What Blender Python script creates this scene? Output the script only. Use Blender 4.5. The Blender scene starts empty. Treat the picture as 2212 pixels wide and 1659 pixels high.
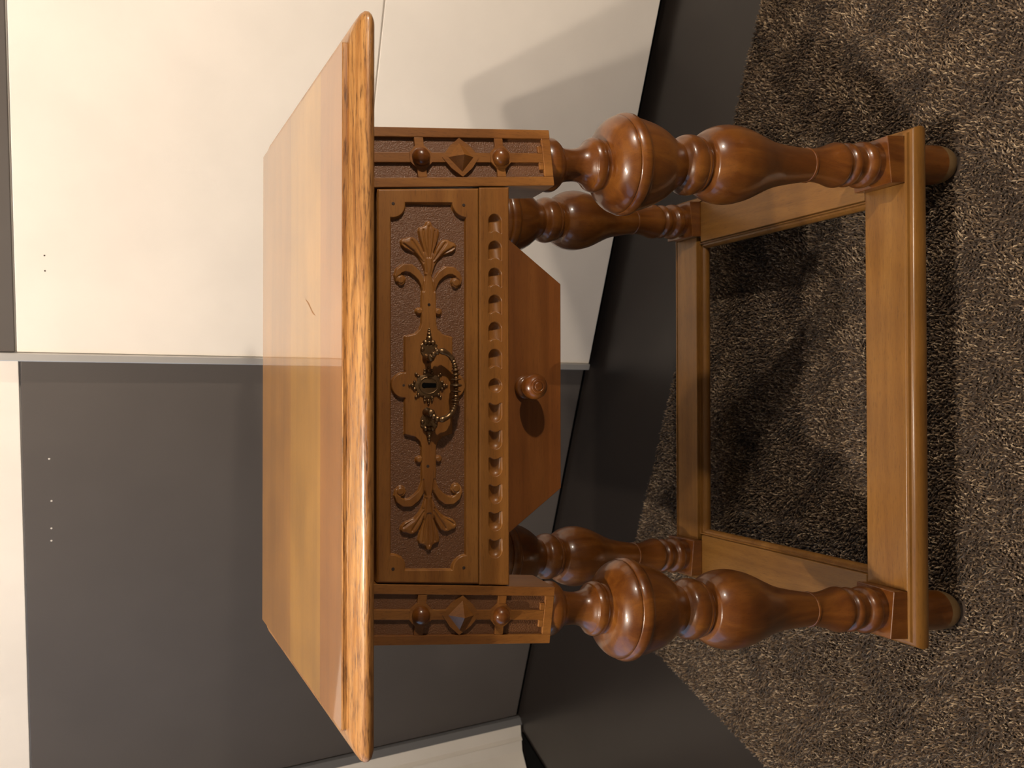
import bpy, math, random
import numpy as np
from mathutils import Vector, Matrix

random.seed(4); rng = np.random.default_rng(4)
scene = bpy.context.scene
col = scene.collection

# ------------------------------------------------------------------ camera
ZT = 0.697                       # height of the table top above the dark floor
CAM = Vector((-0.0056, -0.5489, ZT + 0.1535))
PITCH, YAW, ROLL = 0.4905, 0.0123, -0.0046
fw = Vector((math.sin(YAW)*math.cos(PITCH), math.cos(YAW)*math.cos(PITCH), -math.sin(PITCH)))
ri = Vector((math.cos(YAW), -math.sin(YAW), 0.0)); dn = fw.cross(ri)
rr = math.cos(ROLL)*ri + math.sin(ROLL)*dn
dd = -math.sin(ROLL)*ri + math.cos(ROLL)*dn
cd = bpy.data.cameras.new('camera'); cam = bpy.data.objects.new('camera', cd); col.objects.link(cam)
cd.sensor_fit = 'HORIZONTAL'; cd.sensor_width = 36.0; cd.lens = 1660.0/2212.0*36.0
cd.clip_start = 0.01
cd.dof.use_dof = True; cd.dof.focus_distance = 0.72; cd.dof.aperture_fstop = 12.0
M = Matrix.Identity(4)
for i in range(3):               # phone held upright, picture stored on its side
    M[i][0] = dd[i]; M[i][1] = rr[i]; M[i][2] = -fw[i]; M[i][3] = CAM[i]
cam.matrix_world = M
scene.camera = cam

# ------------------------------------------------------------------ world, light, exposure
w = bpy.data.worlds.new('world'); scene.world = w; w.use_nodes = True
w.node_tree.nodes['Background'].inputs[0].default_value = (0.25, 0.35, 0.6, 1)
w.node_tree.nodes['Background'].inputs[1].default_value = 0.25
vs = scene.view_settings
vs.view_transform = 'Standard'; vs.look = 'None'; vs.gamma = 1.0; vs.use_curve_mapping = False
vs.exposure = 0.12
BULB_NEAR, BULB_LAMP = 3100.0, 1900.0          # radiance of the frosted bulbs
BULB_COLOR = (1.0, 0.87, 0.72)
COOL_FILL_COLOR, COOL_FILL_POWER = (0.42, 0.66, 1.0), 6.0

# ------------------------------------------------------------------ helpers
def link(name, me, parent=None, mat=None, smooth=False):
    o = bpy.data.objects.new(name, me); col.objects.link(o)
    if mat is not None and len(me.materials) == 0: me.materials.append(mat)
    if parent is not None: o.parent = parent
    if smooth:
        me.polygons.foreach_set('use_smooth', [True]*len(me.polygons))
    return o

def mesh(name, verts, faces, mat, parent=None, origin=None, smooth=False, sharp=None):
    """one mesh object; verts in world space, stored relative to the parent's (or own) origin"""
    base = Vector(parent_world(parent)) if parent is not None else Vector(origin or (0, 0, 0))
    me = bpy.data.meshes.new(name)
    me.from_pydata([tuple(Vector(v)-base) for v in verts], [], faces); me.update()
    o = link(name, me, parent, mat, smooth)
    if parent is None: o.location = base
    if smooth and sharp: 
        try: me.set_sharp_from_angle(angle=math.radians(sharp))
        except Exception: pass
    return o

def parent_world(p):
    v = Vector((0, 0, 0))
    while p is not None:
        v += p.location; p = p.parent
    return v

def empty(name, loc, label, cat, group=None):
    o = bpy.data.objects.new(name, None); col.objects.link(o); o.location = loc
    o.empty_display_size = 0.05
    o['label'] = label; o['category'] = cat
    if group: o['group'] = group
    return o

def box_vf(x0, x1, y0, y1, z0, z1):
    v = [(x0,y0,z0),(x1,y0,z0),(x1,y1,z0),(x0,y1,z0),(x0,y0,z1),(x1,y0,z1),(x1,y1,z1),(x0,y1,z1)]
    f = [(3,2,1,0),(4,5,6,7),(0,1,5,4),(1,2,6,5),(2,3,7,6),(3,0,4,7)]
    return v, f

def bevelled(o, wdt=0.001, seg=2):
    m = o.modifiers.new('bevel', 'BEVEL'); m.width = wdt; m.segments = seg; m.limit_method = 'ANGLE'
    m.angle_limit = math.radians(40); return o

def prism(poly, z0, z1):
    n = len(poly)
    v = [(p[0], p[1], z0) for p in poly] + [(p[0], p[1], z1) for p in poly]
    f = [tuple(range(n))[::-1], tuple(range(n, 2*n))] + [(i, (i+1) % n, n+(i+1) % n, n+i) for i in range(n)]
    return v, f

def lathe(profile, frame, seg=48):
    """profile [(d, r)] along frame's axis: point = O + d*axis + r*(cos e1 + sin e2)"""
    O, ax, e1, e2 = frame
    v = []; f = []
    for d, r in profile:
        for k in range(seg):
            a = 2*math.pi*k/seg
            v.append(O + ax*d + e1*(r*math.cos(a)) + e2*(r*math.sin(a)))
    n = len(profile)
    for i in range(n-1):
        for k in range(seg):
            k2 = (k+1) % seg
            f.append((i*seg+k, i*seg+k2, (i+1)*seg+k2, (i+1)*seg+k))
    f.append(tuple(range(seg))[::-1]); f.append(tuple((n-1)*seg+k for k in range(seg)))
    return v, f

def tube(path, radii, seg=12, up=Vector((0, 0, 1))):
    v = []; f = []; n = len(path)
    for i, p in enumerate(path):
        t = (path[min(i+1, n-1)] - path[max(i-1, 0)]).normalized()
        a = t.cross(up)
        if a.length < 1e-4: a = t.cross(Vector((1, 0, 0)))
        a.normalize(); b = t.cross(a).normalized()
        for k in range(seg):
            th = 2*math.pi*k/seg
            v.append(p + a*(radii[i]*math.cos(th)) + b*(radii[i]*math.sin(th)))
    for i in range(n-1):
        for k in range(seg):
            k2 = (k+1) % seg
            f.append((i*seg+k, i*seg+k2, (i+1)*seg+k2, (i+1)*seg+k))
    f.append(tuple(range(seg))[::-1]); f.append(tuple((n-1)*seg+k for k in range(seg)))
    return v, f

def smooth_profile(pts, sub=5):
    """Catmull-Rom through profile points; a point with a third value marks a crease"""
    out = []
    P = [(p[0], p[1]) for p in pts]; cr = [len(p) > 2 for p in pts]
    for i in range(len(P)-1):
        p0 = P[i-1] if i > 0 and not cr[i] else P[i]
        p1, p2 = P[i], P[i+1]
        p3 = P[i+2] if i+2 < len(P) and not cr[i+1] else P[i+1]
        for k in range(sub):
            t = k/sub
            q = []
            for c in (0, 1):
                q.append(0.5*((2*p1[c]) + (-p0[c]+p2[c])*t + (2*p0[c]-5*p1[c]+4*p2[c]-p3[c])*t*t + (-p0[c]+3*p1[c]-3*p2[c]+p3[c])*t**3))
            out.append(tuple(q))
    out.append(P[-1]); return out

# ------------------------------------------------------------------ materials
def new_mat(name):
    m = bpy.data.materials.new(name); m.use_nodes = True
    nt = m.node_tree; return m, nt, nt.nodes['Principled BSDF']

def ramp(nt, stops):
    r = nt.nodes.new('ShaderNodeValToRGB'); el = r.color_ramp.elements
    el[0].position, el[0].color = stops[0][0], (*stops[0][1], 1)
    el[1].position, el[1].color = stops[-1][0], (*stops[-1][1], 1)
    for p, c in stops[1:-1]:
        e = el.new(p); e.color = (*c, 1)
    return r

def wood(name, dark, mid, lite, axis='X', pore_scale=(90.0, 1100.0), rough=0.3, coat=0.35, coat_rough=0.12, pores=0.5, grain=1.0, bump=0.25, figure=60.0, coat_ior=1.5):
    m, nt, b = new_mat(name); N = nt.nodes; L = nt.links
    tc = N.new('ShaderNodeTexCoord')
    def mapped(sc_long, sc_cross):
        mp = N.new('ShaderNodeMapping')
        s = [sc_cross]*3; s['XYZ'.index(axis)] = sc_long
        mp.inputs['Scale'].default_value = s
        L.new(tc.outputs['Object'], mp.inputs['Vector']); return mp
    m1 = mapped(figure*0.06, figure)
    n1 = N.new('ShaderNodeTexNoise'); n1.inputs['Scale'].default_value = 1.0
    n1.inputs['Detail'].default_value = 5.0; n1.inputs['Roughness'].default_value = 0.6; n1.inputs['Distortion'].default_value = 0.6
    L.new(mapped(figure*0.06, figure).outputs[0], n1.inputs['Vector'])
    r1 = ramp(nt, [(0.5-0.22*grain if grain < 2 else 0.1, dark), (0.5, mid), (0.5+0.22*grain if grain < 2 else 0.9, lite)])
    L.new(n1.outputs['Fac'], r1.inputs['Fac'])
    # pores: short dark dashes along the grain
    n2 = N.new('ShaderNodeTexNoise'); n2.inputs['Scale'].default_value = 1.0
    n2.inputs['Detail'].default_value = 3.0; n2.inputs['Roughness'].default_value = 0.7
    L.new(mapped(*pore_scale).outputs[0], n2.inputs['Vector'])
    r2 = ramp(nt, [(0.32 if pores > .6 else 0.30, (1-pores, 1-pores*1.06, 1-pores*1.1)), (0.50 if pores > .6 else 0.47, (1, 1, 1))])
    L.new(n2.outputs['Fac'], r2.inputs['Fac'])
    mx = N.new('ShaderNodeMix'); mx.data_type = 'RGBA'; mx.blend_type = 'MULTIPLY'; mx.inputs[0].default_value = 1.0
    L.new(r1.outputs['Color'], mx.inputs[6]); L.new(r2.outputs['Color'], mx.inputs[7])
    # broad stain variation
    n3 = N.new('ShaderNodeTexNoise'); n3.inputs['Scale'].default_value = 14.0; n3.inputs['Detail'].default_value = 2.0
    L.new(tc.outputs['Object'], n3.inputs['Vector'])
    r3 = ramp(nt, [(0.3, (0.84, 0.82, 0.8)), (0.7, (1.1, 1.1, 1.1))])
    L.new(n3.outputs['Fac'], r3.inputs['Fac'])
    mx2 = N.new('ShaderNodeMix'); mx2.data_type = 'RGBA'; mx2.blend_type = 'MULTIPLY'; mx2.inputs[0].default_value = 1.0
    L.new(mx.outputs[2], mx2.inputs[6]); L.new(r3.outputs['Color'], mx2.inputs[7])
    L.new(mx2.outputs[2], b.inputs['Base Color'])
    b.inputs['Roughness'].default_value = rough
    b.inputs['Coat Weight'].default_value = coat; b.inputs['Coat Roughness'].default_value = coat_rough
    b.inputs['Specular IOR Level'].default_value = 0.4; b.inputs['Coat IOR'].default_value = coat_ior
    bp = N.new('ShaderNodeBump'); bp.inputs['Strength'].default_value = bump; bp.inputs['Distance'].default_value = 0.0004
    L.new(r2.outputs['Color'], bp.inputs['Height']); L.new(bp.outputs[0], b.inputs['Normal'])
    return m

def plain(name, color, rough=0.5, coat=0.0, coat_rough=0.1, metallic=0.0, bump=None, spec=0.5):
    m, nt, b = new_mat(name); N = nt.nodes; L = nt.links
    tc = N.new('ShaderNodeTexCoord')
    n = N.new('ShaderNodeTexNoise'); n.inputs['Scale'].default_value = 9.0; n.inputs['Detail'].default_value = 4.0
    L.new(tc.outputs['Object'], n.inputs['Vector'])
    r = ramp(nt, [(0.3, tuple(c*0.96 for c in color)), (0.7, tuple(min(1, c*1.03) for c in color))])
    L.new(n.outputs['Fac'], r.inputs['Fac']); L.new(r.outputs['Color'], b.inputs['Base Color'])
    b.inputs['Roughness'].default_value = rough; b.inputs['Metallic'].default_value = metallic
    b.inputs['Coat Weight'].default_value = coat; b.inputs['Coat Roughness'].default_value = coat_rough
    b.inputs['Specular IOR Level'].default_value = spec
    if bump:
        n2 = N.new('ShaderNodeTexNoise'); n2.inputs['Scale'].default_value = bump[0]; n2.inputs['Detail'].default_value = 3.0
        L.new(tc.outputs['Object'], n2.inputs['Vector'])
        bp = N.new('ShaderNodeBump'); bp.inputs['Strength'].default_value = bump[1]; bp.inputs['Distance'].default_value = bump[2]
        L.new(n2.outputs['Fac'], bp.inputs['Height']); L.new(bp.outputs[0], b.inputs['Normal'])
    return m

def emit(name, color, strength):
    m = bpy.data.materials.new(name); m.use_nodes = True; nt = m.node_tree
    nt.nodes.clear(); e = nt.nodes.new('ShaderNodeEmission'); o = nt.nodes.new('ShaderNodeOutputMaterial')
    e.inputs[0].default_value = (*color, 1); e.inputs[1].default_value = strength
    nt.links.new(e.outputs[0], o.inputs[0]); return m

W_TURN = wood('turned walnut-stained beech', (0.080, 0.021, 0.003), (0.135, 0.042, 0.006), (0.20, 0.071, 0.0105), 'Z', rough=0.32, coat=0.55, coat_rough=0.09, pores=0.25, bump=0.08)
W_CARVE = wood('carved drawer oak', (0.175, 0.062, 0.011), (0.235, 0.092, 0.017), (0.29, 0.122, 0.027), 'X', rough=0.42, coat=0.25, coat_rough=0.25, pores=0.3, bump=0.15)
W_POST = wood('carved post oak', (0.165, 0.057, 0.011), (0.225, 0.086, 0.017), (0.28, 0.116, 0.026), 'Z', rough=0.42, coat=0.3, coat_rough=0.2, pores=0.35, bump=0.15)
W_RAIL = wood('stretcher oak', (0.158, 0.064, 0.0105), (0.205, 0.090, 0.0165), (0.255, 0.120, 0.026), 'X', rough=0.4, coat=0.3, coat_rough=0.2, pores=0.3, bump=0.2)
W_RAILY = wood('side stretcher oak', (0.158, 0.064, 0.0105), (0.205, 0.090, 0.0165), (0.255, 0.120, 0.026), 'Y', rough=0.4, coat=0.3, coat_rough=0.2, pores=0.3, bump=0.2)
W_EDGE = wood('coarse oak edge', (0.25, 0.098, 0.024), (0.36, 0.165, 0.045), (0.50, 0.26, 0.085), 'X', pore_scale=(60.0, 780.0), rough=0.4, coat=0.4, coat_rough=0.18, pores=0.72, bump=0.5, figure=170.0, grain=0.8)
W_BOARD = [wood('top board %s' % n, tuple(c*0.86 for c in k), k, tuple(c*1.1 for c in k), 'X', rough=0.28, coat=1.0, coat_rough=0.03, pores=0.16, bump=0.05, figure=45.0, coat_ior=1.5)
           for n, k in (('honey', (0.32, 0.147, 0.029)), ('yellow', (0.37, 0.184, 0.033)), ('tawny', (0.30, 0.124, 0.027)))]
W_PANEL = wood('red brown hanging panel', (0.130, 0.040, 0.007), (0.168, 0.055, 0.010), (0.21, 0.074, 0.015), 'X', rough=0.42, coat=0.2, coat_rough=0.25, pores=0.2, bump=0.08)
W_WORN = plain('worn foot wood', (0.16, 0.095, 0.037), 0.6, bump=(220, 0.3, 0.0006))
W_GROUND = plain('stippled carved ground', (0.15, 0.062, 0.024), 0.36, coat=0.35, coat_rough=0.2, bump=(1000, 0.75, 0.0011))
W_DARK = plain('dark inner wood', (0.035, 0.016, 0.008), 0.7)
BRASS = plain('aged bronze', (0.22, 0.135, 0.065), 0.34, metallic=0.9, bump=(600, 0.4, 0.0006))
BLACK = plain('keyhole black', (0.003, 0.003, 0.003), 0.9, spec=0.05)
WHITE = plain('cream laminate', (0.80, 0.74, 0.67), 0.4, spec=0.35)
GREY = plain('anthracite laminate', (0.090, 0.077, 0.069), 0.5, spec=0.35, bump=(2500, 0.12, 0.0002))
ALU = plain('satin aluminium', (0.62, 0.60, 0.57), 0.35, metallic=0.6)
FLOORM = plain('dark floor laminate', (0.018, 0.014, 0.012), 0.3, spec=0.5, bump=(60, 0.08, 0.0005))
TRIMW = plain('white gloss paint', (0.72, 0.67, 0.60), 0.35)
WALLM = plain('taupe plaster', (0.32, 0.28, 0.24), 0.85, bump=(300, 0.1, 0.0006))
CEILM = plain('off white ceiling', (0.42, 0.39, 0.35), 0.9)

# ------------------------------------------------------------------ room, laid out along the wardrobe front
ANG = math.radians(19.8)
TX, TY = math.cos(ANG), -math.sin(ANG)       # along the wardrobe, to the right
NX, NY = math.sin(ANG), math.cos(ANG)        # towards the wardrobe
def tn(t, n, z=0.0): return Vector((t*TX + n*NX, t*TY + n*NY, z))
def tnbox(t0, t1, n0, n1, z0, z1):
    v, f = box_vf(t0, t1, n0, n1, z0, z1)
    return [tn(*p) for p in v], f
T0, T1, N0, N1, HC = -1.35, 3.9, -2.6, 0.74, 2.42
def struct(name, vf, mat):
    o = mesh(name, vf[0], vf[1], mat); o['kind'] = 'structure'; return o
floor = struct('floor', tnbox(T0, T1, N0, N1, -0.05, 0.0), FLOORM)
struct('ceiling', tnbox(T0, T1, N0, N1, HC, HC+0.06), CEILM)
struct('wall_back', tnbox(T0-0.1, T1+0.1, N1, N1+0.1, -0.05, HC+0.06), WALLM)
struct('wall_right', tnbox(T1, T1+0.1, N0, N1, -0.05, HC+0.06), WALLM)
struct('wall_front', tnbox(T0-0.1, T1+0.1, N0-0.1, N0, -0.05, HC+0.06), WALLM)
# left wall, its window opening added to let in a cool fill
WN0, WN1, WZ0, WZ1 = -1.1, 0.25, 0.35, 2.1
lv, lf = [], []
for a in ((T0-0.1, T0, N0, WN0, -0.05, HC+0.06), (T0-0.1, T0, WN1, N1, -0.05, HC+0.06), (T0-0.1, T0, WN0, WN1, -0.05, WZ0), (T0-0.1, T0, WN0, WN1, WZ1, HC+0.06)):
    v, f = tnbox(*a); k = len(lv); lv += v; lf += [tuple(i+k for i in q) for q in f]
struct('wall_left', (lv, lf), WALLM)
wf = empty('added_window_1', tn(T0-0.05, (WN0+WN1)/2, WZ0), '', ''); del wf['label']; del wf['category']; wf['kind'] = 'structure'
for a in ((WN0, WN0+0.05, WZ0, WZ1), (WN1-0.05, WN1, WZ0, WZ1), (WN0+.05, WN1-.05, WZ0, WZ0+0.05), (WN0+.05, WN1-.05, WZ1-0.05, WZ1), ((WN0+WN1)/2-.025, (WN0+WN1)/2+.025, WZ0+.05, WZ1-.05)):
    v, f = tnbox(T0-0.075, T0-0.025, *a); mesh('added_window_frame', v, f, TRIMW, wf)
ld = bpy.data.lights.new('cool_fill', 'AREA'); ld.shape = 'RECTANGLE'; ld.size = WN1-WN0-0.1; ld.size_y = WZ1-WZ0-0.1  # added fill that tints the left side blue
ld.energy = COOL_FILL_POWER; ld.color = COOL_FILL_COLOR
lo = bpy.data.objects.new('cool_fill', ld); col.objects.link(lo)
zz = -Vector((TX, TY, -0.15)).normalized(); xx = Vector((NX, NY, 0)); yy = zz.cross(xx)
Mx = Matrix.Identity(4); P = tn(T0-0.12, (WN0+WN1)/2, (WZ0+WZ1)/2)
for i in range(3): Mx[i][0] = xx[i]; Mx[i][1] = yy[i]; Mx[i][2] = zz[i]; Mx[i][3] = P[i]
lo.matrix_world = Mx

# white door jamb at the far left of the wardrobe, and a black wedge laid in as floor shadow
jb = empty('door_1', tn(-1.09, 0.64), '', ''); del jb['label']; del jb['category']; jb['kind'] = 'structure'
def jamb(name, poly, z0, z1, mat):
    v, f = prism([(p[0], p[1]) for p in poly], z0, z1)
    return mesh(name, [tn(*p) for p in v], f, mat, jb)
jamb('door_stop', [(-1.062, .70), (-1.049, .70), (-1.048, .691), (-1.056, .679), (-1.075, .684)], 0.0, 2.05, plain('shade tinted door edge', (0.16, 0.16, 0.165), 0.5))  # side panel's shade is put into its grey blue colour
jamb('door_jamb', [(-1.0565, .6785), (-1.078, .668), (-1.083, .66), (-1.2, .72), (-1.08, .70)], 0.004, 2.05, TRIMW)
jamb('door_leaf', [(-1.0835, .66), (-1.103, .650), (-1.125, .6215), (-1.165, .575), (-1.2, .60), (-1.2, .715)], 0.006, 2.05, TRIMW)
jamb('floor_shadow', [(-1.068, .668), (-1.072, .56), (-1.068, .3), (-1.34, .3), (-1.2, .56)], 0.0, 0.004, BLACK)

# ------------------------------------------------------------------ wardrobe sliding doors
GAP = 0.0025
def sliding_door(label, t0, t1, n_front, rows, left_profile, z_bottom):
    d = empty('sliding_door', tn((t0+t1)/2, n_front+0.01, z_bottom), label, 'wardrobe door', 'checkered wardrobe doors')
    pan = []
    for z0, z1, mat in rows:
        v, f = tnbox(t0, t1, n_front, n_front+0.016, z0+GAP/2, z1-GAP/2)
        o = bevelled(mesh('panel', v, f, mat, d), 0.0008); pan.append(o)
    v, f = tnbox(t0, t1, n_front+0.006, n_front+0.02, rows[-1][0]+.004, rows[0][1]); mesh('backing', v, f, TRIMW, d)
    if left_profile:
        v, f = tnbox(t0-0.0125, t0-0.0005, n_front-0.004, n_front+0.024, z_bottom, rows[0][1])
        bevelled(mesh('edge_profile', v, f, ALU, d), 0.0015)
    return d, pan
d1, p1 = sliding_door('sliding door of cream panels with a dark strip above, behind right of table', -0.1865, 1.25, 0.666,
                  [(0.9535, 2.0, GREY), (0.4935, 0.9535, WHITE), (0.0195, 0.4935, WHITE)], True, 0.0195)
d2, p2 = sliding_door('sliding door with a large anthracite panel and cream above, behind left of table', -1.046, -0.14, 0.6985,
                  [(0.9525, 2.0, WHITE), (0.006, 0.9525, GREY)], False, 0.006)
v, f = tnbox(1.2525, 1.2645, 0.662, 0.69, 0.0195, 2.0); mesh('edge_profile', v, f, ALU, d1)
def dots(parent, name, pts, nf, r, mat):
    for t, z in pts:
        v, f = lathe([(-0.0006, r), (0.0004, r), (0.0006, r*0.4)], (tn(t, nf, z), -tn(0, 1), tn(1, 0), Vector((0, 0, 1))), 10)
        mesh(name, v, f, mat, parent)
dots(p1[1], 'screw_hole', [(-0.0515, .9183), (-0.0721, .918)], 0.666, 0.0011, W_DARK)
dots(p2[1], 'paint_chip', [(-.3612, .9186), (-.4306, .9165), (-.4769, .9171), (-.4983, .9174)], 0.6985, 0.0014, TRIMW)
tr = empty('wardrobe_track', tn(0.1, 0.70), 'black floor track under the wardrobe doors', 'track')
v, f = tnbox(-0.135, 1.26, 0.690, 0.715, 0.0, 0.018); mesh('front_channel', v, f, BLACK, tr)
v, f = tnbox(-1.046, -0.19, 0.702, 0.725, 0.0, 0.0055); mesh('rear_channel', v, f, BLACK, tr)
v, f = tnbox(-1.05, 1.27, 0.66, 0.735, 2.0, HC); o = mesh('wardrobe_header', v, f, TRIMW); o['kind'] = 'structure'; o.name = 'trim_1'

# ------------------------------------------------------------------ rug with cut pile
RT0, RT1, RN0, RN1 = -0.597, 0.95, -1.05, 0.4345
rug = empty('rug', tn(0.2, -0.2), 'mottled brown short pile rug under the carved table', 'rug')
v, f = tnbox(RT0, RT1, RN0, RN1, 0.0, 0.005)
mesh('backing', v, f, plain('rug backing', (0.05, 0.033, 0.022), 0.95), rug)

def carpet_mat():
    m, nt, b = new_mat('rug yarn'); N = nt.nodes; L = nt.links
    a = N.new('ShaderNodeAttribute'); a.attribute_name = 'yarn'
    r = ramp(nt, [(0.0, (0.030, 0.016, 0.007)), (0.35, (0.102, 0.062, 0.033)), (0.7, (0.22, 0.148, 0.085)), (1.0, (0.54, 0.405, 0.26))])
    L.new(a.outputs['Fac'], r.inputs['Fac']); L.new(r.outputs['Color'], b.inputs['Base Color'])
    b.inputs['Roughness'].default_value = 0.75; b.inputs['Specular IOR Level'].default_value = 0.25
    b.inputs['Sheen Weight'].default_value = 0.15
    return m
YARN = carpet_mat()

def pile(name, t0, t1, n0, n1, step, thick, length, feet, parent, hole=None):
    tt, nn = np.meshgrid(np.arange(t0, t1, step), np.arange(n0, n1, step))
    t = (tt + rng.uniform(-.5, .5, tt.shape)*step).ravel(); n = (nn + rng.uniform(-.5, .5, tt.shape)*step).ravel()
    t = np.clip(t, RT0+.0015, RT1-.0015); n = np.clip(n, RN0+.0015, RN1-.0015)
    x = t*TX + n*NX; y = t*TY + n*NY
    keep = np.ones(len(x), bool)
    for fx, fy, fr in feet: keep &= (x-fx)**2 + (y-fy)**2 > fr*fr
    if hole: keep &= ~((t > hole[0]) & (t < hole[1]) & (n > hole[2]) & (n < hole[3]))
    x, y = x[keep], y[keep]; K = len(x)
    # clumped lean field + random lean
    ph = np.sin(x*61+3*np.sin(y*37)) + np.cos(y*53+2*np.sin(x*41)); 
    az = rng.uniform(0, 2*np.pi, K); ln = rng.uniform(.15, 1.0, K)*length*0.62
    lx = np.cos(az)*ln + 0.0012*ph; ly = np.sin(az)*ln + 0.0012*np.cos(ph*2)
    hz = length*rng.uniform(.72, 1.1, K)
    th = thick*rng.uniform(.7, 1.25, K); rot = rng.uniform(0, 6.28, K)
    V = np.zeros((K, 7, 3)); 
    for k in range(3):
        a = rot + k*2*np.pi/3
        V[:, k, 0] = x + th*.8*np.cos(a); V[:, k, 1] = y + th*.8*np.sin(a); V[:, k, 2] = 0.003
        a2 = a + 0.9
        V[:, 3+k, 0] = x + lx*.45 + th*np.cos(a2); V[:, 3+k, 1] = y + ly*.45 + th*np.sin(a2); V[:, 3+k, 2] = 0.004 + hz*.7
    V[:, 6, 0] = x + lx; V[:, 6, 1] = y + ly; V[:, 6, 2] = 0.004 + hz
    base = np.array([(0,1,4),(0,4,3),(1,2,5),(1,5,4),(2,0,3),(2,3,5),(3,4,6),(4,5,6),(5,3,6)])
    F = (base[None] + (np.arange(K)*7)[:, None, None]).reshape(-1, 3)
    pw = np.array(parent_world(parent)); V = V.reshape(-1, 3) - pw
    me = bpy.data.meshes.new(name); me.vertices.add(len(V)); me.vertices.foreach_set('co', V.ravel())
    me.loops.add(len(F)*3); me.polygons.add(len(F))
    me.loops.foreach_set('vertex_index', F.ravel().astype(np.int32))
    me.polygons.foreach_set('loop_start', np.arange(0, len(F)*3, 3, dtype=np.int32))
    me.polygons.foreach_set('loop_total', np.full(len(F), 3, dtype=np.int32))
    me.update(calc_edges=True)
    c = np.clip(rng.beta(1.5, 2.0, K) + 0.08*ph, 0, 1)
    at = me.attributes.new('yarn', 'FLOAT', 'POINT'); at.data.foreach_set('value', np.repeat(c, 7).astype(np.float32))
    me.polygons.foreach_set('use_smooth', np.ones(len(F), bool))
    o = link(name, me, parent, YARN); o['kind'] = 'stuff'; return o

# ------------------------------------------------------------------ THE TABLE
DT = 0.310                               # depth of the flat top
LA, LB, LY, LC = 0.1738, 0.1130, 0.0543, 0.0965   # splayed leg axis: x = LA+LB*s, y = LY-LC*s, s = drop below the top
def axis(s, sx, back):
    y = LY - LC*s
    return Vector((sx*(LA+LB*s), DT-y if back else y, ZT - s))
BASE = Vector((0, DT/2, 0.005))
table = empty('side_table', BASE, 'carved oak side table with a drawer, splayed turned legs and low stretcher', 'table')

# --- top: moulded slab with three boards let into it
def ring_rect(x0, x1, y0, y1, o, r, z, seg=5):
    pts = []
    for cx, cy, a0 in ((x1, y1, 0), (x0, y1, 90), (x0, y0, 180), (x1, y0, 270)):
        for k in range(seg+1):
            a = math.radians(a0 + 90*k/seg)
            sx = 1 if cx == x1 else -1; sy = 1 if cy == y1 else -1
            pts.append((cx - sx*(r-o) + r*math.cos(a), cy - sy*(r-o) + r*math.sin(a), z))
    return pts
def loft(rings, close_top=True, close_bottom=True, loop=False):
    v = []; f = []; n = len(rings[0])
    for r in rings: v += r
    R = len(rings)
    for i in range(R if loop else R-1):
        j = (i+1) % R
        for k in range(n):
            k2 = (k+1) % n
            f.append((i*n+k, i*n+k2, j*n+k2, j*n+k))
    if not loop:
        if close_bottom: f.append(tuple(range(n))[::-1])
        if close_top: f.append(tuple((R-1)*n+k for k in range(n)))
    return v, f
prof = [(-0.004, .0192), (.0135, .0192), (.0168, .0187), (.0190, .0170), (.0200, .0148), (.0198, .0126), (.0182, .0104), (.0150, .0082), (.0108, .0064), (.0065, .0050), (.0034, .0042), (.0014, .0040), (.0006, .0036), (.0004, .0006), (-.0006, .0002), (-0.0015, .0006)]
rings = [ring_rect(-.25, .25, 0, DT, o, max(.0012, .0025+o*.35), ZT-d) for o, d in prof]
v, f = loft(rings)
top = mesh('tabletop', v, f, W_EDGE, table, smooth=True, sharp=38); top['label'] = 'moulded oak edge with coarse open grain'
splits = [-0.0, 0.0622, 0.1708, DT]
for i, mk in enumerate((2, 1, 0)):
    v, f = box_vf(-.2494, .2494, splits[i]+(.0006 if i == 0 else 0.00004), splits[i+1]-(.0006 if i == 2 else 0.00004), ZT-.0012, ZT)
    o = mesh('board', v, f, W_BOARD[mk], top)
v, f = tube([Vector((.074, .113, ZT+.0000)), Vector((.069, .101, ZT)), Vector((.061, .089, ZT)), Vector((.0575, .079, ZT))], [.0004, .0011, .0010, .0004], 8)
v = [Vector((p.x, p.y, ZT + (p.z-ZT)*.12)) for p in v]
mesh('scratch', v, f, plain('dull scratch', (0.26, 0.13, 0.05), 0.6), top)

# --- leg frames
def leg_frame(sx, back):
    O = axis(0, sx, back); d = (axis(1, sx, back) - O).normalized()
    e1 = Vector((1, 0, 0)); e1 = (e1 - d*e1.dot(d)).normalized()
    e2 = d.cross(e1)
    if e2.y < 0: e2 = -e2
    return O, d, e1, e2
KL = math.sqrt(1 + LB*LB + LC*LC)
def P3(fr, x, y, s): return fr[0] + fr[1]*(s*KL) + fr[2]*x + fr[3]*y

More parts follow.
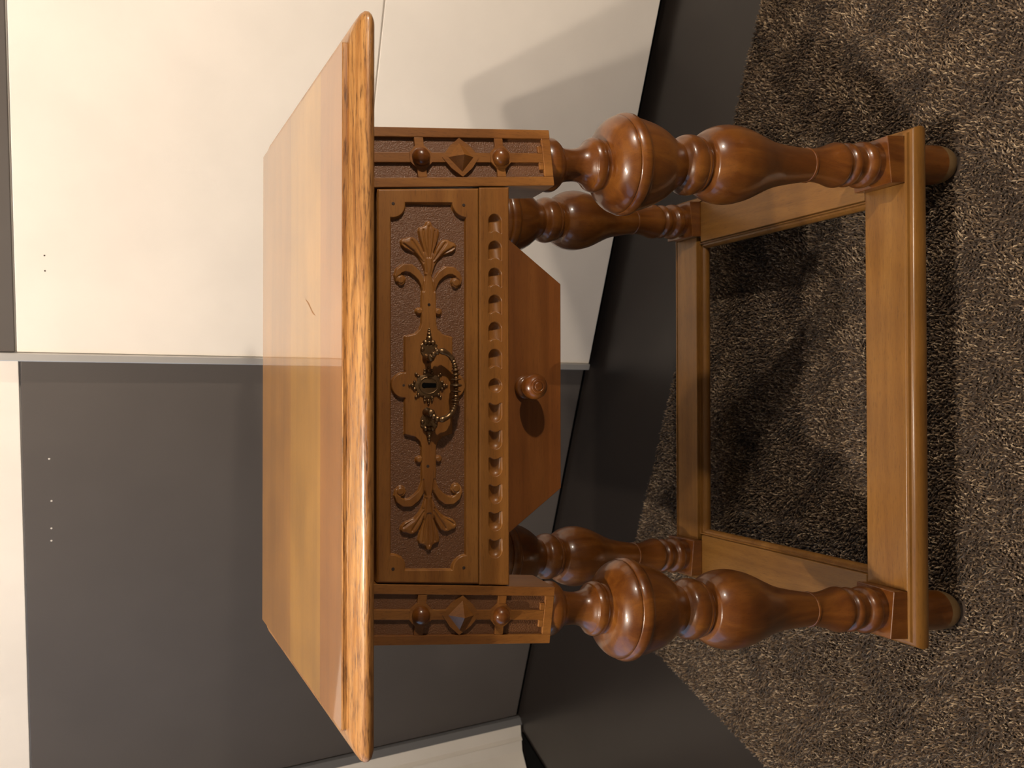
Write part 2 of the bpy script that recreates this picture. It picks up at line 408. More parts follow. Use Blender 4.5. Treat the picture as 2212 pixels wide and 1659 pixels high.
HW = 0.0236
turn = [(.186, .0205, 1), (.1885, .0225), (.193, .0236), (.198, .0230), (.2025, .0198), (.2045, .0168, 1), (.209, .0150), (.217, .0142), (.224, .0150), (.229, .0172), (.232, .0198, 1),
        (.2335, .0212, 1), (.2345, .0226), (.2380, .0240), (.2420, .0236), (.2445, .0220, 1), (.2455, .0218), (.2475, .0222, 1), (.2485, .0275, 1), (.2510, .0340), (.2555, .0394), (.2605, .0428), (.2635, .0438, 1), (.2645, .0434, 1),
        (.2655, .0446), (.2690, .0460), (.2735, .0458), (.2760, .0440, 1), (.2775, .0430, 1), (.2870, .0410), (.2980, .0378), (.3080, .0335), (.3180, .0272), (.3250, .0230), (.3290, .0214, 1),
        (.3310, .0232, 1), (.3345, .0268), (.3400, .0284), (.3455, .0280), (.3485, .0270, 1), (.3492, .0264, 1), (.3510, .0268), (.3535, .0255), (.3550, .0236, 1), (.3565, .0234, 1),
        (.3585, .0290, 1), (.3640, .0330), (.3720, .0362), (.3800, .0377), (.3880, .0380), (.3990, .0365), (.4100, .0338), (.4250, .0284), (.4410, .0231), (.4560, .0203), (.4720, .0184), (.4865, .0170, 1),
        (.4870, .0176, 1), (.4885, .0178), (.4895, .0176, 1), (.4900, .0168, 1), (.5000, .0172), (.5120, .0195), (.5210, .0222), (.5255, .0232), (.5285, .0231), (.5300, .0222, 1),
        (.5305, .0196, 1), (.5350, .0190), (.5362, .0200, 1), (.5385, .0222), (.5415, .0228), (.5445, .0220), (.5460, .0196, 1), (.5500, .0188), (.5545, .0192), (.5560, .0204, 1), (.5566, .0212, 1), (.5590, .0234), (.5630, .0243), (.5675, .0236), (.5695, .0214, 1), (.5700, .0202, 1), (.5790, .0202)]
foot_p = [(.597, .0185, 1), (.626, .0190), (.640, .0208), (.655, .0218), (.671, .0216, 1)]
tip_p = [(.6708, .0215, 1), (.677, .0210), (.684, .0196), (.6895, .0168), (.6910, .012)]
W_TURN_L = W_TURN
def scaled(p): return [(a*KL, r) for a, r in p]

foot_spots = []
for back in (False, True):
    for sx in (1, -1):
        fr = leg_frame(sx, back)
        O, d, e1, e2 = fr
        where = ('back' if back else 'front')
        v, f = lathe(scaled(smooth_profile(turn, 4)), fr, 56)
        leg = mesh('leg', v, f, W_TURN, table, smooth=True, sharp=45)
        # square plinth standing on the stretcher corner
        hw = .0247
        q = [P3(fr, a*hw, b*hw, s) for s in (.5782, .602) for a, b in ((-1,-1),(1,-1),(1,1),(-1,1))]
        pl = bevelled(mesh('plinth', q, [(0,1,2,3),(7,6,5,4),(0,4,5,1),(1,5,6,2),(2,6,7,3),(3,7,4,0)], W_TURN, leg), .0008)
        v, f = lathe(scaled(smooth_profile(foot_p, 4)), fr, 40); mesh('foot', v, f, W_TURN, leg, smooth=True, sharp=50)
        v, f = lathe(scaled(smooth_profile(tip_p, 4)), fr, 40); o = mesh('foot_tip', v, f, W_WORN, leg, smooth=True, sharp=60)
        o['label'] = 'worn pale foot end'
        foot_spots.append((axis(.69, sx, back).x, axis(.69, sx, back).y, .021))
        # carved square post
        q = [P3(fr, a*HW, b*HW, s) for s in (.012, .1875) for a, b in ((-1,-1),(1,-1),(1,1),(-1,1))]
        if not back:   # front face sits back as the ground of the carving
            q = [P3(fr, a*HW, (b*HW if b > 0 else -HW+.0028), s) for s in (.012, .1875) for a, b in ((-1,-1),(1,-1),(1,1),(-1,1))]
        post = mesh('post', q, [(0,1,2,3),(7,6,5,4),(0,4,5,1),(1,5,6,2),(2,6,7,3),(3,7,4,0)], W_POST, table)
        if not back:
            post.data.materials.append(W_GROUND); post.data.polygons[2].material_index = 1
            def strip(nm, x0, x1, s0, s1, y1=-HW+.0030, y0=-HW, mat=W_POST, bev=.0005):
                q = [P3(fr, x, y, s) for s in (s0, s1) for x, y in ((x0, y0), (x1, y0), (x1, y1), (x0, y1))]
                return bevelled(mesh(nm, q, [(0,1,2,3),(7,6,5,4),(0,4,5,1),(1,5,6,2),(2,6,7,3),(3,7,4,0)], mat, post), bev)
            strip('stile', -HW, -.0160, .012, .1875); strip('stile', .0160, HW, .012, .1875)
            strip('cross_bar', -.0160, .0160, .1795, .1875)
            strip('cross_bar', -.0040, .0040, .012, .1795, y0=-HW+.0003)          # spine
            for a in (-1, 1):                                                    # stepped notches at the foot of the panel
                strip('step', a*.0040 if a > 0 else -.0100, .0100 if a > 0 else -.0040, .1755, .1795, y0=-HW+.0002)
            for sc in (.0725, .1405):
                strip('cross_bar', -.0160, -.0040, sc-.0038, sc+.0038, y0=-HW+.0003); strip('cross_bar', .0040, .0160, sc-.0038, sc+.0038, y0=-HW+.0003)
                # boss on an octagonal seat
                oc = [P3(fr, .0098*math.cos(math.radians(22.5+45*k)), -HW+yy_, sc+.0098*math.sin(math.radians(22.5+45*k))) for yy_ in (.003, -.0004) for k in range(8)]
                mesh('boss_seat', oc, [tuple(range(8)), tuple(range(15, 7, -1))]+[(k, 8+k, 8+(k+1) % 8, (k+1) % 8) for k in range(8)], W_POST, post)
                c = P3(fr, 0, -HW-.0008, sc)
                v, f = lathe([(-.001, .0074)]+[(.0072*math.sin(math.radians(a_)), .0074*math.cos(math.radians(a_))) for a_ in range(0, 90, 12)]+[(.0072, .0005)], (c, -e2, e1, d), 24)
                mesh('boss', v, f, W_TURN, post, smooth=True, sharp=60)
            # faceted diamond
            sc = .1060
            def star(r1, r2, y): return [P3(fr, (r1 if k % 2 == 0 else r2)*math.sin(math.radians(45*k)), y, sc + (r1 if k % 2 == 0 else r2)*math.cos(math.radians(45*k))) for k in range(8)]
            q = star(.0158, .0125, -HW+.003) + star(.0158, .0125, -HW-.0002)
            mesh('diamond_seat', q, [tuple(range(8)), tuple(range(15, 7, -1))]+[(k, 8+k, 8+(k+1) % 8, (k+1) % 8) for k in range(8)], W_POST, post)
            q = [P3(fr, x, -HW-.0002, sc+s_) for x, s_ in ((0, -.0108), (.0118, 0), (0, .0108), (-.0118, 0))] + [P3(fr, 0, -HW-.0088, sc)]
            mesh('diamond', q, [(0,1,4),(1,2,4),(2,3,4),(3,0,4),(3,2,1,0)], W_POST, post)

# --- aprons between the posts
def apron(name, pts, th, mat):
    """pts: four corners in world space (outer face); extruded inwards by vector th"""
    q = [Vector(p) for p in pts] + [Vector(p)+Vector(th) for p in pts]
    return bevelled(mesh(name, q, [(0,1,2,3),(7,6,5,4),(0,4,5,1),(1,5,6,2),(2,6,7,3),(3,7,4,0)], mat, table), .0008)
for sx in (1, -1):
    A = [axis(s, sx, b)+Vector((sx*.018, (HW-.002)*(1 if not b else -1), 0)) for s, b in ((.018, False), (.018, True), (.1461, True), (.1461, False))]
    apron('side_apron', A if sx > 0 else A[::-1], (-sx*.014, 0, 0), W_POST)
A = [axis(s, sx, True)+Vector((-sx*(HW-.002), .018, 0)) for s, sx in ((.018, -1), (.018, 1), (.1461, 1), (.1461, -1))]
apron('back_apron', A, (0, -.014, 0), W_POST)

# --- carved front, worked out on the sloping face plane: x across, s down, h out of the face
NF = Vector((0, -1, LC)).normalized()
def face(x, s, h=0.0, off=-.0235):
    return Vector((x, LY + off - LC*s, ZT - s)) + NF*h

def sdf_poly(P, X, S):
    """signed distance to polygon, positive inside"""
    P = np.asarray(P, float); d = np.full(X.shape, 1e9); ins = np.zeros(X.shape, bool)
    for i in range(len(P)):
        a = P[i]; b = P[(i+1) % len(P)]; e = b-a
        wx = X-a[0]; ws = S-a[1]
        t = np.clip((wx*e[0]+ws*e[1])/(e@e+1e-18), 0, 1)
        d = np.minimum(d, (wx-e[0]*t)**2+(ws-e[1]*t)**2)
        c = ((a[1] <= S) & (b[1] > S)) | ((b[1] <= S) & (a[1] > S))
        with np.errstate(divide='ignore', invalid='ignore'):
            xi = a[0] + (S-a[1])*(e[0])/(e[1] if abs(e[1]) > 1e-12 else 1e-12)
        ins ^= c & (X < xi)
    d = np.sqrt(d); return np.where(ins, d, -d)
def sdf_line(P, R, X, S):
    best = np.full(X.shape, -1e9)
    for (a, b, r0, r1) in zip(P[:-1], P[1:], R[:-1], R[1:]):
        a = np.array(a, float); b = np.array(b, float); e = b-a
        t = np.clip(((X-a[0])*e[0]+(S-a[1])*e[1])/(e@e+1e-18), 0, 1)
        best = np.maximum(best, (r0+(r1-r0)*t) - np.hypot(X-a[0]-e[0]*t, S-a[1]-e[1]*t))
    return best
def sstep(d, wd): 
    t = np.clip(d/wd, 0, 1); return t*t*(3-2*t)

def relief(name, X, S, H, mask, mat, parent, off=-.0235, smooth=True):
    """mesh of the grid cells in mask, points lifted H above the face plane"""
    ny, nx = X.shape
    cell = mask[:-1, :-1] | mask[1:, :-1] | mask[:-1, 1:] | mask[1:, 1:]
    idx = np.arange(ny*nx).reshape(ny, nx)
    q = np.stack([idx[:-1, :-1][cell], idx[1:, :-1][cell], idx[1:, 1:][cell], idx[:-1, 1:][cell]], 1)
    used = np.unique(q); re = np.zeros(ny*nx, int); re[used] = np.arange(len(used)); q = re[q]
    x = X.ravel()[used]; s = S.ravel()[used]; h = H.ravel()[used]
    pw = parent_world(parent)
    V = np.stack([x, LY+off-LC*s+NF.y*h, ZT-s+NF.z*h], 1) - np.array(pw)
    me = bpy.data.meshes.new(name); me.vertices.add(len(V)); me.vertices.foreach_set('co', V.ravel())
    me.loops.add(len(q)*4); me.polygons.add(len(q))
    me.loops.foreach_set('vertex_index', q.ravel().astype(np.int32))
    me.polygons.foreach_set('loop_start', np.arange(0, len(q)*4, 4, dtype=np.int32))
    me.polygons.foreach_set('loop_total', np.full(len(q), 4, dtype=np.int32))
    me.update(calc_edges=True)
    me.polygons.foreach_set('use_smooth', np.full(len(q), smooth))
    return link(name, me, parent, mat)

S0, S1 = .0356, .1192                        # drawer front
def hx(s): return .1533 + (s-S0)*(.1622-.1533)/(S1-S0)
GR = -.0030                                  # depth of the carved ground
drawer = mesh('drawer', [face(a*hx(s), s, h) for h in (-.014, GR-.0002) for a, s in ((-1, S0), (1, S0), (1, S1), (-1, S1))],
              [(0,1,2,3),(7,6,5,4),(0,4,5,1),(1,5,6,2),(2,6,7,3),(3,7,4,0)], W_CARVE, table)
drawer['label'] = 'drawer front carved with leaf scrolls'
st = .00045
def grid(x0, x1, s0, s1, step=st):
    return np.meshgrid(np.arange(x0, x1+step*.5, step), np.arange(s0, s1+step*.5, step))
# frame: grid stretched to the trapezoid
U, S = grid(-1, 1, S0, S1, st); U, S = np.meshgrid(np.linspace(-1, 1, 700), np.linspace(S0, S1, 186))
X = U*(.1533 + (S-S0)*(.1622-.1533)/(S1-S0))
inner = [(-.1436, .0467), (.1428, .0467), (.1482, .1075), (-.1490, .1075)]
dd_ = -sdf_poly(inner, X, S)
for cx, cs in inner: dd_ = np.maximum(dd_, .0118 - np.hypot(X-cx, S-cs))
edge = np.minimum(np.minimum(S-S0, S1-S), (1-np.abs(U))*.158)
H = GR + (-GR)*sstep(dd_, .0011) - .0012*(1-sstep(edge, .0012))
relief('drawer_frame', X, S, H, dd_ > 0, W_CARVE, drawer)
relief('carved_ground', X, S, np.full(X.shape, GR) + rng.normal(0, .00010, X.shape), dd_ <= 0.0009, W_GROUND, drawer)

# leaf sprays: outline in mm (x from the drawer centre, ds from the mid line)
SM = .0772
KX, KS = .1027e-3, .1058e-3
def pt(Y, dx): return ((1638-Y)*KX, SM + dx*KS)
leaf_h = [(352, 0), (362, 20), (390, 30), (402, 48), (412, 78), (440, 86), (505, 72), (565, 50), (598, 40), (560, 58), (508, 88), (490, 118), (488, 150), (502, 176), (508, 206), (530, 222), (562, 214), (586, 190), (600, 150), (617, 115), (648, 85), (690, 55), (745, 36), (790, 28)]
leaf = [pt(a, b) for a, b in leaf_h] + [pt(a, -b) for a, b in leaf_h[::-1][:-1]]
stem_h = [(700, 25), (790, 28), (840, 48), (900, 58), (1000, 60), (1100, 60), (1160, 62), (1200, 74), (1235, 108), (1256, 189), (1330, 189)]
stem = [pt(a, b) for a, b in stem_h] + [pt(a, -b) for a, b in stem_h[::-1]]
scroll = [(905, 46), (860, 48), (810, 62), (768, 95), (735, 140), (733, 190), (757, 228), (795, 244), (826, 233), (833, 214), (822, 212)]
scroll_r = [10, 20, 28, 34, 36, 33, 28, 25, 28, 36, 38]
cart = [(-.0392, SM-190*KS), (.0392, SM-190*KS), (.0392, SM+190*KS), (-.0392, SM+190*KS)]
def ornament(X, S):
    """signed distance and height of the whole carving for x >= 0 (mirrored for x < 0)"""
    Xa = np.abs(X)
    dl = sdf_poly(leaf, Xa, S); d = np.maximum(dl, sdf_poly(stem, Xa, S))
    d = np.maximum(d, sdf_poly(cart, X, S))
    for a in (1, -1):
        d = np.maximum(d, sdf_line([pt(p, a*q) for p, q in scroll], [r*.105e-3 for r in scroll_r], Xa, S))
        d = np.maximum(d, 30*.105e-3 - np.hypot(Xa-pt(1062, 0)[0], S-pt(0, a*76)[1]))
        d = np.maximum(d, 100*.105e-3 - np.hypot(X, S-(SM+a*192*KS)))
    H = GR + .0027*sstep(d, .0008)
    vein = np.zeros(X.shape)
    for pth_, wv in (([(400, 0), (520, 0), (640, 0)], 7), ([(430, 44), (520, 36), (640, 14)], 6), ([(520, 130), (580, 90), (660, 38)], 8), ([(550, 195), (600, 122), (680, 46)], 7), ([(598, 42), (650, 30), (760, 22)], 7), ([(905, 42), (850, 38), (780, 24)], 6)):
        for a in (1, -1):
            dv = -sdf_line([pt(p, a*q) for p, q in pth_], [0]*len(pth_), Xa, S)
            vein = np.maximum(vein, np.exp(-(dv/(wv*.105e-3))**2))
    H -= .0012*vein*sstep(d, .0008)
    H += .0006*sstep(dl, .004)
    for a in (1, -1):       # eyes of the volutes, small curls, cusps of the lobes
        rr_ = np.hypot(Xa-pt(826, 0)[0], S-pt(0, a*216)[1]); H -= .0010*np.exp(-((rr_-31*.105e-3)/(.45e-3))**2)*sstep(d, .0008)
        rr_ = np.hypot(Xa-pt(1062, 0)[0], S-pt(0, a*76)[1]); H -= .0010*np.exp(-((rr_-24*.105e-3)/(.4e-3))**2)*sstep(d, .0008)
        rr_ = np.hypot(Xa-.0108, S-(SM+a*188*KS)); H -= .0010*np.exp(-(rr_/.0009)**2)
    return d, H
for sgn in (1, -1):
    X, S = np.meshgrid(np.arange(.0300, .1364, st), np.arange(.0468, .1075, st))
    d, H = ornament(X, S)
    o = relief('carved_spray', sgn*X, S, H, d > 0, W_CARVE, drawer)
    if sgn < 0: o.data.flip_normals()
X, S = np.meshgrid(np.linspace(-.0300, .0300, 134), np.arange(.0468, .1075, st))
d, H = ornament(X, S)
relief('cartouche', X, S, H, d > 0, W_CARVE, drawer)
def plug(x, s, h):
    v, f = lathe([(-.0006, .0013), (.0001, .0013), (.00022, .0010)], (face(x, s, h), NF, Vector((1, 0, 0)), Vector((1, 0, 0)).cross(NF)), 14)
    mesh('wood_plug', v, f, W_DARK, drawer)
for x, s in ((.1428, .0480), (-.1436, .0480), (.1470, .1062), (-.1478, .1062)): plug(x, s, .0001)
plug(.0645, SM, GR+.0026); plug(-.0645, SM-.001, GR+.0026); plug(0.0, SM-195*KS, GR+.0025)
plug(.0645, SM, GR+.0026)

# fluted rail under the drawer
R0, R1 = .1197, .1461
rail = mesh('fluted_rail', [face(a*(hx(s)+.0008), s, h) for h in (-.016, -.0075) for a, s in ((-1, R0), (1, R0), (1, R1), (-1, R1))],
            [(0,1,2,3),(7,6,5,4),(0,4,5,1),(1,5,6,2),(2,6,7,3),(3,7,4,0)], W_CARVE, table)
U, S = np.meshgrid(np.linspace(-1, 1, 800), np.linspace(R0, R1, 66))
X = U*(hx(S)+.0008); sc = .1336; hwf = .0060
H = np.zeros(X.shape)
for k in range(-6, 7):
    cx = k*.0224; side = 1 if k > 0 else -1
    if k == 0:
        dr = hwf - np.hypot(X-cx, S-sc); dep = .0042*np.sqrt(np.clip(1-(np.hypot(X-cx, S-sc)/hwf)**2, 0, 1))
        H -= dep*sstep(dr, .0006); continue
    lx = (X-cx)*side                                       # + towards the outer end of the rail
    L0, L1 = -.0080, .0080-hwf
    body = np.minimum(hwf-np.abs(S-sc), lx-L0)
    body = np.minimum(body, np.hypot(lx-(L0-.0046), S-sc)-.0062)       # concave inner end
    cap = hwf - np.hypot(lx-L1, S-sc)
    m = np.where(lx > L1, cap, np.minimum(body, hwf))
    cross = np.sqrt(np.clip(1-((S-sc)/hwf)**2, 0, 1))
    capd = np.sqrt(np.clip(1-(np.clip(lx-L1, 0, None)/hwf)**2-((S-sc)/hwf)**2, 0, 1))
    along = np.clip(.62 + .38*(lx-L0)/(L1-L0), .5, 1)
    dep = .0052*np.where(lx > L1, capd, cross*along)
    H -= dep*sstep(m, .0007)
edge = np.minimum(np.minimum(S-R0, R1-S), (1-np.abs(U))*.163)
H -= .0010*(1-sstep(edge, .0010))
relief('flutes', X, S, H, np.ones(X.shape, bool), W_CARVE, rail)
v = [face(a*(hx(s)+.0008), s, h) for h in (-.0095, -.0010) for a, s in ((-1, R0), (1, R0), (1, R1), (-1, R1))]
mesh('rail_edge', v, [(0,4,5,1),(1,5,6,2),(2,6,7,3),(3,7,4,0)], W_CARVE, rail)

# --- aged bronze hardware
XH = Vector((1, 0, 0)); DNF = Vector((0, -LC, -1)).normalized()
def bead(nm, x, s, h, r, parent, flat=1.0):
    v, f = lathe([(-r*.3*flat, r*.95)]+[(r*flat*math.sin(math.radians(a_)), r*math.cos(math.radians(a_))) for a_ in range(0, 90, 15)]+[(r*flat, r*.06)], (face(x, s, h), NF, XH, DNF), 14)
    return v, f
def beads(name, lst, parent, mat=BRASS):
    V = []; F = []
    for x, s, h, r in lst:
        v, f = bead('', x, s, h, r, parent); k = len(V); V += v; F += [tuple(i+k for i in q) for q in f]
    return mesh(name, V, F, mat, parent, smooth=True, sharp=70)
SH = SM - .0008      # height of the keyhole
# escutcheon: scalloped plate with bead border
n = 48
def esc_r(a): return (.0088 + .0011*abs(math.cos(4*a)))
pl = [(esc_r(2*math.pi*k/n)*math.cos(2*math.pi*k/n)*1.0, esc_r(2*math.pi*k/n)*math.sin(2*math.pi*k/n)*1.15) for k in range(n)]
q = [face(x, SH+y, h) for h in (-.0010, .0008) for x, y in pl] + [face(x*.82, SH+y*.82, .0013) for x, y in pl]
fs = [(k, (k+1) % n, n+(k+1) % n, n+k) for k in range(n)] + [(n+k, n+(k+1) % n, 2*n+(k+1) % n, 2*n+k) for k in range(n)] + [tuple(2*n+k for k in range(n))]
esc = mesh('escutcheon', q, fs, BRASS, drawer, smooth=True, sharp=35)
esc['label'] = 'ornate bronze keyhole plate'
bl = []
for k in range(12):
    a = math.radians(30*k+15); bl.append((.0103*math.cos(a), SH+.0117*math.sin(a), .0005, .00135))
for sg in (1, -1):
    bl += [(0, SH+sg*.0130, .0004, .0017), (0, SH+sg*.0152, .0003, .0011), (sg*.0122, SH, .0004, .0016), (sg*.0122, SH+.003, .0003, .0010), (sg*.0122, SH-.003, .0003, .0010), (sg*.0145, SH, .0003, .0010)]
for a in (45, 135, 225, 315):
    bl.append((.0128*math.cos(math.radians(a)), SH+.0142*math.sin(math.radians(a)), .0003, .0012))
beads('bead_border', bl, drawer)
# keyhole ring and slot
v, f = tube([face(.0066*math.cos(2*math.pi*k/36), SH+.0076*math.sin(2*math.pi*k/36), .0014) for k in range(37)], [.0006]*37, 8, NF)
mesh('escutcheon_rim', v, f, BRASS, drawer, smooth=True)
kh = [(.0017*math.cos(math.radians(a)), -.0036+.0021*math.sin(math.radians(a))) for a in range(150, 391, 20)] + [(.0013, .0056), (.0008, .0062), (-.0008, .0062), (-.0013, .0056)]
q = [face(x*1.35, SH+y, h) for h in (.0008, .00165) for x, y in kh]; n = len(kh)
mesh('keyhole', q, [tuple(range(n))[::-1], tuple(range(n, 2*n))]+[(k, (k+1) % n, n+(k+1) % n, n+k) for k in range(n)], BLACK, drawer)
# back plates with finials and pivots
PX = .0248; PS = SM - .0002; PV = .0216   # plates, pivots
for sg in (1, -1):
    pl = [(0, -.0068), (.004, -.006), (.006, -.0072), (.0078, -.0045), (.0060, -.0015), (.0082, .0), (.0060, .0015), (.0078, .0045), (.006, .0072), (.004, .006), (0, .0068), (-.004, .0048), (-.0055, 0), (-.004, -.0048)]
    q = [face(sg*(PX+.0015+x), PS+y, h) for h in (-.0010, .0009) for x, y in pl]; n = len(pl)
    fs = [tuple(range(n))[::-1], tuple(range(n, 2*n))]+[(k, (k+1) % n, n+(k+1) % n, n+k) for k in range(n)]
    bp_ = bevelled(mesh('back_plate', q, fs, BRASS, drawer), .0006)
    if sg < 0: bp_.data.flip_normals()
    beads('finial', [(sg*(PX+.0095), PS-.0030, .0005, .0023), (sg*(PX+.0095), PS+.0030, .0005, .0023), (sg*(PX+.0095), PS, .0008, .0018), (sg*(PX+.0128), PS, .0006, .0026), (sg*(PX+.0160), PS, .0006, .0019), (sg*(PX+.0185), PS, .0004, .0014), (sg*(PX+.0203), PS, .0003, .0009), (sg*(PX+.0040), PS-.0055, .0006, .0018), (sg*(PX+.0040), PS+.0055, .0006, .0018)], drawer)
    v, f = lathe([(-.001, .0040), (.001, .0040), (.0022, .0024), (.0075, .0024), (.0085, .0030), (.0105, .0032), (.0122, .0024), (.0128, .0008)], (face(sg*PV, PS-.0014, 0), NF, XH, DNF), 20)
    mesh('pivot', v, f, BRASS, drawer, smooth=True, sharp=60)
# the bail: a D hanging between the pivots
ctrl = [(.0218, -.0014), (.0246, .0008), (.0268, .0046), (.0262, .0098), (.0222, .0152), (.0155, .0182), (.0080, .0190), (0, .0192)]
half = smooth_profile(ctrl, 10)
pth = [(x, s) for x, s in half] + [(-x, s) for x, s in half[::-1][1:]]
path = [face(x, PS+s, .0112 - .0012*(s/.023)) for x, s in pth]
rad = []
for x, s in pth:
    ax_ = abs(x); r = .0016 + .0006*abs(math.sin(ax_*900+s*500))
    if ax_ < .0155:
        r = .0017 + .0006*math.cos(ax_*1500)**2
        for c0, w0, r0 in ((0, .0017, .0052), (.0050, .0009, .0046), (.0085, .0013, .0032), (.0118, .0010, .0036), (.0142, .0008, .0030)):
            if abs(ax_-c0) < w0: r = max(r, r0*math.sqrt(max(0.15, 1-((ax_-c0)/w0)**2)))
    rad.append(r)
# resample the straight run finely so that the beads show
ps2, rs2 = [], []
for i in range(len(path)-1):
    for k in range(6):
        t = k/6; p = path[i].lerp(path[i+1], t); x = pth[i][0]+(pth[i+1][0]-pth[i][0])*t; s = pth[i][1]+(pth[i+1][1]-pth[i][1])*t
        ax_ = abs(x); r = .0017 + .0009*abs(math.sin(ax_*700+s*600))
        if s > .0160:
            r = .0017 + .0005*math.cos(ax_*1500)**2
            for c0, w0, r0 in ((0, .0015, .0050), (.0048, .0008, .0043), (.0086, .0014, .0031), (.0120, .0010, .0034), (.0148, .0008, .0028)):
                if abs(ax_-c0) < w0: r = max(r, r0*math.sqrt(max(0.1, 1-((ax_-c0)/w0)**2)))
        ps2.append(p); rs2.append(r)
ps2.append(path[-1]); rs2.append(.0016)
v, f = tube(ps2, rs2, 14, NF)
bail = mesh('bail_handle', v, f, BRASS, drawer, smooth=True, sharp=60)
bail['label'] = 'bronze drop handle with beaded grip'

# --- tapered box hanging below, with a turned knob
OFB = -.0035
hb = [(.1510, .1220), (.0903, .2053)]
q = [face(a*x, s, h, OFB) for h in (-.012, 0) for a, (x, s) in ((-1, hb[0]), (1, hb[0]), (1, hb[1]), (-1, hb[1]))]
hang = bevelled(mesh('hanging_box_front', q, [(0,1,2,3),(7,6,5,4),(0,4,5,1),(1,5,6,2),(2,6,7,3),(3,7,4,0)], W_PANEL, table), .0006)
hang['label'] = 'plain red brown tapered front below the fluted rail'
q = []
for dy in (.0125, .225):
    for a, (x, s) in ((-1, hb[0]), (1, hb[0]), (1, hb[1]), (-1, hb[1])):
        p = face(a*(x-.003), s-(.003 if s > .15 else 0), 0, OFB); q.append(p + Vector((0, dy, 0)))
mesh('hanging_box', q, [(0,1,2,3),(7,6,5,4),(0,4,5,1),(1,5,6,2),(2,6,7,3),(3,7,4,0)], W_PANEL, table)
KO = face(-.0012, .1712, 0, OFB)
kp = [(-.001, .0098, 1), (.0010, .0106), (.0030, .0104), (.0042, .0092, 1), (.0052, .0070), (.0075, .0056), (.0105, .0058), (.0122, .0080), (.0150, .0102), (.0190, .0109), (.0225, .0104), (.0252, .0088), (.0268, .0070, 1), (.0270, .0062, 1), (.0278, .0058), (.0281, .0042, 1), (.0279, .0038), (.0285, .0030), (.0287, .0010)]
v, f = lathe(smooth_profile(kp, 4), (KO, (NF+Vector((0.02, 0, 0))).normalized(), XH, DNF), 40)
knob = mesh('knob', v, f, W_TURN, hang, smooth=True, sharp=50); knob['label'] = 'round turned wooden knob'

# --- stretcher frame
SF = .598
AX, AY0, AY1 = LA+LB*.6, LY-LC*.6, DT-(LY-LC*.6)
HP = .0247
def zbox(name, x0, x1, y0, y1, s0, s1, mat, bev=.0008, parent=None):
    v, f = box_vf(x0, x1, y0, y1, ZT-s1, ZT-s0)
    return bevelled(mesh(name, v, f, mat, parent or table), bev)
XI, YI0, YI1 = .2080, .0205, .2965           # inner opening of the boards
zbox('front_stretcher', -AX+HP+.0002, AX-HP-.0002, AY0-HP+.0002, YI0, SF, SF+.022, W_RAIL)
zbox('back_stretcher', -AX+HP+.0002, AX-HP-.0002, YI1, AY1+HP-.0002, SF, SF+.022, W_RAIL)
for a in (1, -1):
    x0, x1 = sorted((a*(XI+.0005), a*(AX+HP-.0004)))
    zbox('side_stretcher', x0, x1, AY0+HP+.0004, AY1-HP-.0004, SF+.0006, SF+.0225, W_RAILY)
def frame_loop(name, x0, x1, y0, y1, prof, sgn, mat):
    rings = [[(x1+sgn*o, y1+sgn*o, ZT-s), (x0-sgn*o, y1+sgn*o, ZT-s), (x0-sgn*o, y0-sgn*o, ZT-s), (x1+sgn*o, y0-sgn*o, ZT-s)] for o, s in prof]
    v, f = loft(rings, loop=True)
    if sgn < 0: f = [q[::-1] for q in f]
    return mesh(name, v, f, mat, table, smooth=True, sharp=35)
outp = [(0, .6225), (.0060, .6225), (.0082, .6200), (.0094, .6160), (.0098, .6115), (.0094, .6070), (.0078, .6032), (.0055, .6010), (.0034, .6003), (.0030, .5992), (.0024, .5975), (0, .5970)]
frame_loop('outer_moulding', -(AX+HP), AX+HP, AY0-HP, AY1+HP, outp, 1, W_RAIL)
inp = [(0, .6195), (.0040, .6195), (.0062, .6170), (.0068, .6135), (.0062, .6100), (.0040, .6072), (.0020, .6066), (.0016, .6030), (0, .6028)]
frame_loop('inner_bead', -XI, XI, YI0, YI1, inp, -1, W_RAIL)

# --- the pile, leaving the feet clear
pile('pile', RT0, .80, -.40, RN1, .0028, .00118, .0078, foot_spots, rug)
pile('outer_pile', RT0, RT1, RN0, RN1, .0068, .0023, .0085, [], rug, hole=(RT0-.01, .80, -.40, RN1+.01))

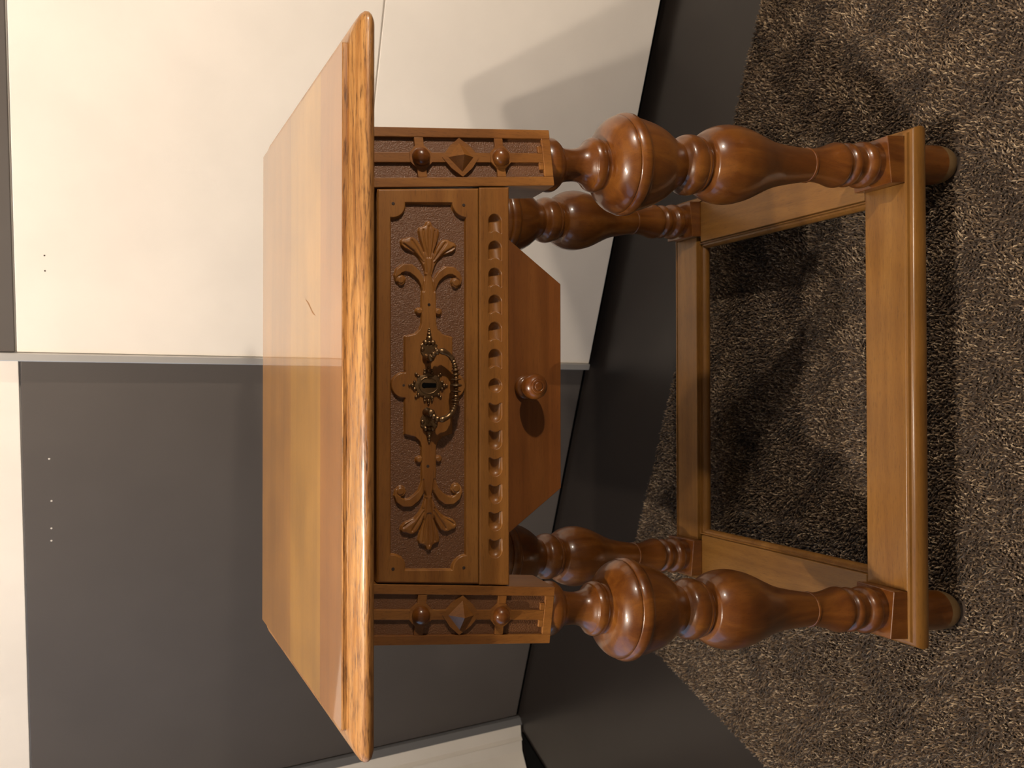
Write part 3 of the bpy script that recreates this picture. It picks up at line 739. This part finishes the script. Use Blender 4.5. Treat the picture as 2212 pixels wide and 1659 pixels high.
# ------------------------------------------------------------------ ceiling lamps (out of the picture)
def ceiling_lamp(label, pos, radiance, bulbs):
    base = Vector((pos[0], pos[1], HC))
    L_ = empty('ceiling_lamp', base, label, 'lamp')
    v, f = lathe([(0, .085), (.012, .085), (.028, .06), (.034, .02)], (base, Vector((0, 0, -1)), Vector((1, 0, 0)), Vector((0, 1, 0))), 32)
    mesh('canopy', v, f, ALU, L_, smooth=True, sharp=40)
    me = emit('lit bulb', BULB_COLOR, radiance)
    for bx, by, bz, r in bulbs:
        c = Vector((pos[0]+bx, pos[1]+by, pos[2]+bz))
        v, f = tube([Vector((pos[0], pos[1], HC-.03)), Vector((pos[0]+bx*.6, pos[1]+by*.6, HC-.06)), c+Vector((0, 0, r*.9))], [.006, .006, .012], 10)
        arm = mesh('arm', v, f, ALU, L_, smooth=True)
        prof_ = [(r*(1-math.cos(math.radians(a_))), max(.0005, r*math.sin(math.radians(a_)))) for a_ in range(0, 181, 12)]
        v, f = lathe(prof_, (c+Vector((0, 0, r)), Vector((0, 0, -1)), Vector((1, 0, 0)), Vector((0, 1, 0))), 24)
        mesh('bulb', v, f, me, arm, smooth=True)
ceiling_lamp('two bulb pendant lamp hanging above the left side of the table', (-.32, -.305, 1.75), BULB_NEAR, [(-.08, -.055, 0, .018), (.08, .055, 0, .018)])
# reading lamp standing to the right of the viewer
LB_ = Vector((.74, -.51, .765)); FB = Vector((.94, -.59, 0.0))
rl = empty('reading_lamp', FB, 'slim standing reading lamp with a bare bulb beside the rug', 'lamp')
v, f = lathe([(0, .10), (.012, .10), (.018, .09), (.022, .012)], (FB, Vector((0, 0, 1)), Vector((1, 0, 0)), Vector((0, 1, 0))), 36)
mesh('lamp_base', v, f, ALU, rl, smooth=True, sharp=40)
v, f = tube([FB+Vector((0, 0, .02)), FB+Vector((0, 0, .72)), FB+Vector((-.01, 0, .84)), FB+Vector((-.05, .02, .91)), FB+Vector((-.10, .04, .92)), FB+Vector((-.17, .068, .89)), LB_+Vector((0, 0, .075))], [.007]*7, 12, Vector((.3, 1, 0)))
mesh('lamp_pole', v, f, ALU, rl, smooth=True)
sk = lathe([(0, .008), (.005, .016), (.045, .016), (.05, .013)], (LB_+Vector((0, 0, .072)), Vector((0, 0, -1)), Vector((1, 0, 0)), Vector((0, 1, 0))), 24)
mesh('socket', sk[0], sk[1], ALU, rl, smooth=True, sharp=40)
r_ = .017
v, f = lathe([(r_*(1-math.cos(math.radians(a_))), max(.0005, r_*math.sin(math.radians(a_)))) for a_ in range(0, 181, 12)], (LB_+Vector((0, 0, r_)), Vector((0, 0, -1)), Vector((1, 0, 0)), Vector((0, 1, 0))), 24)
mesh('bulb', v, f, emit('lit reading bulb', BULB_COLOR, BULB_LAMP), rl, smooth=True)
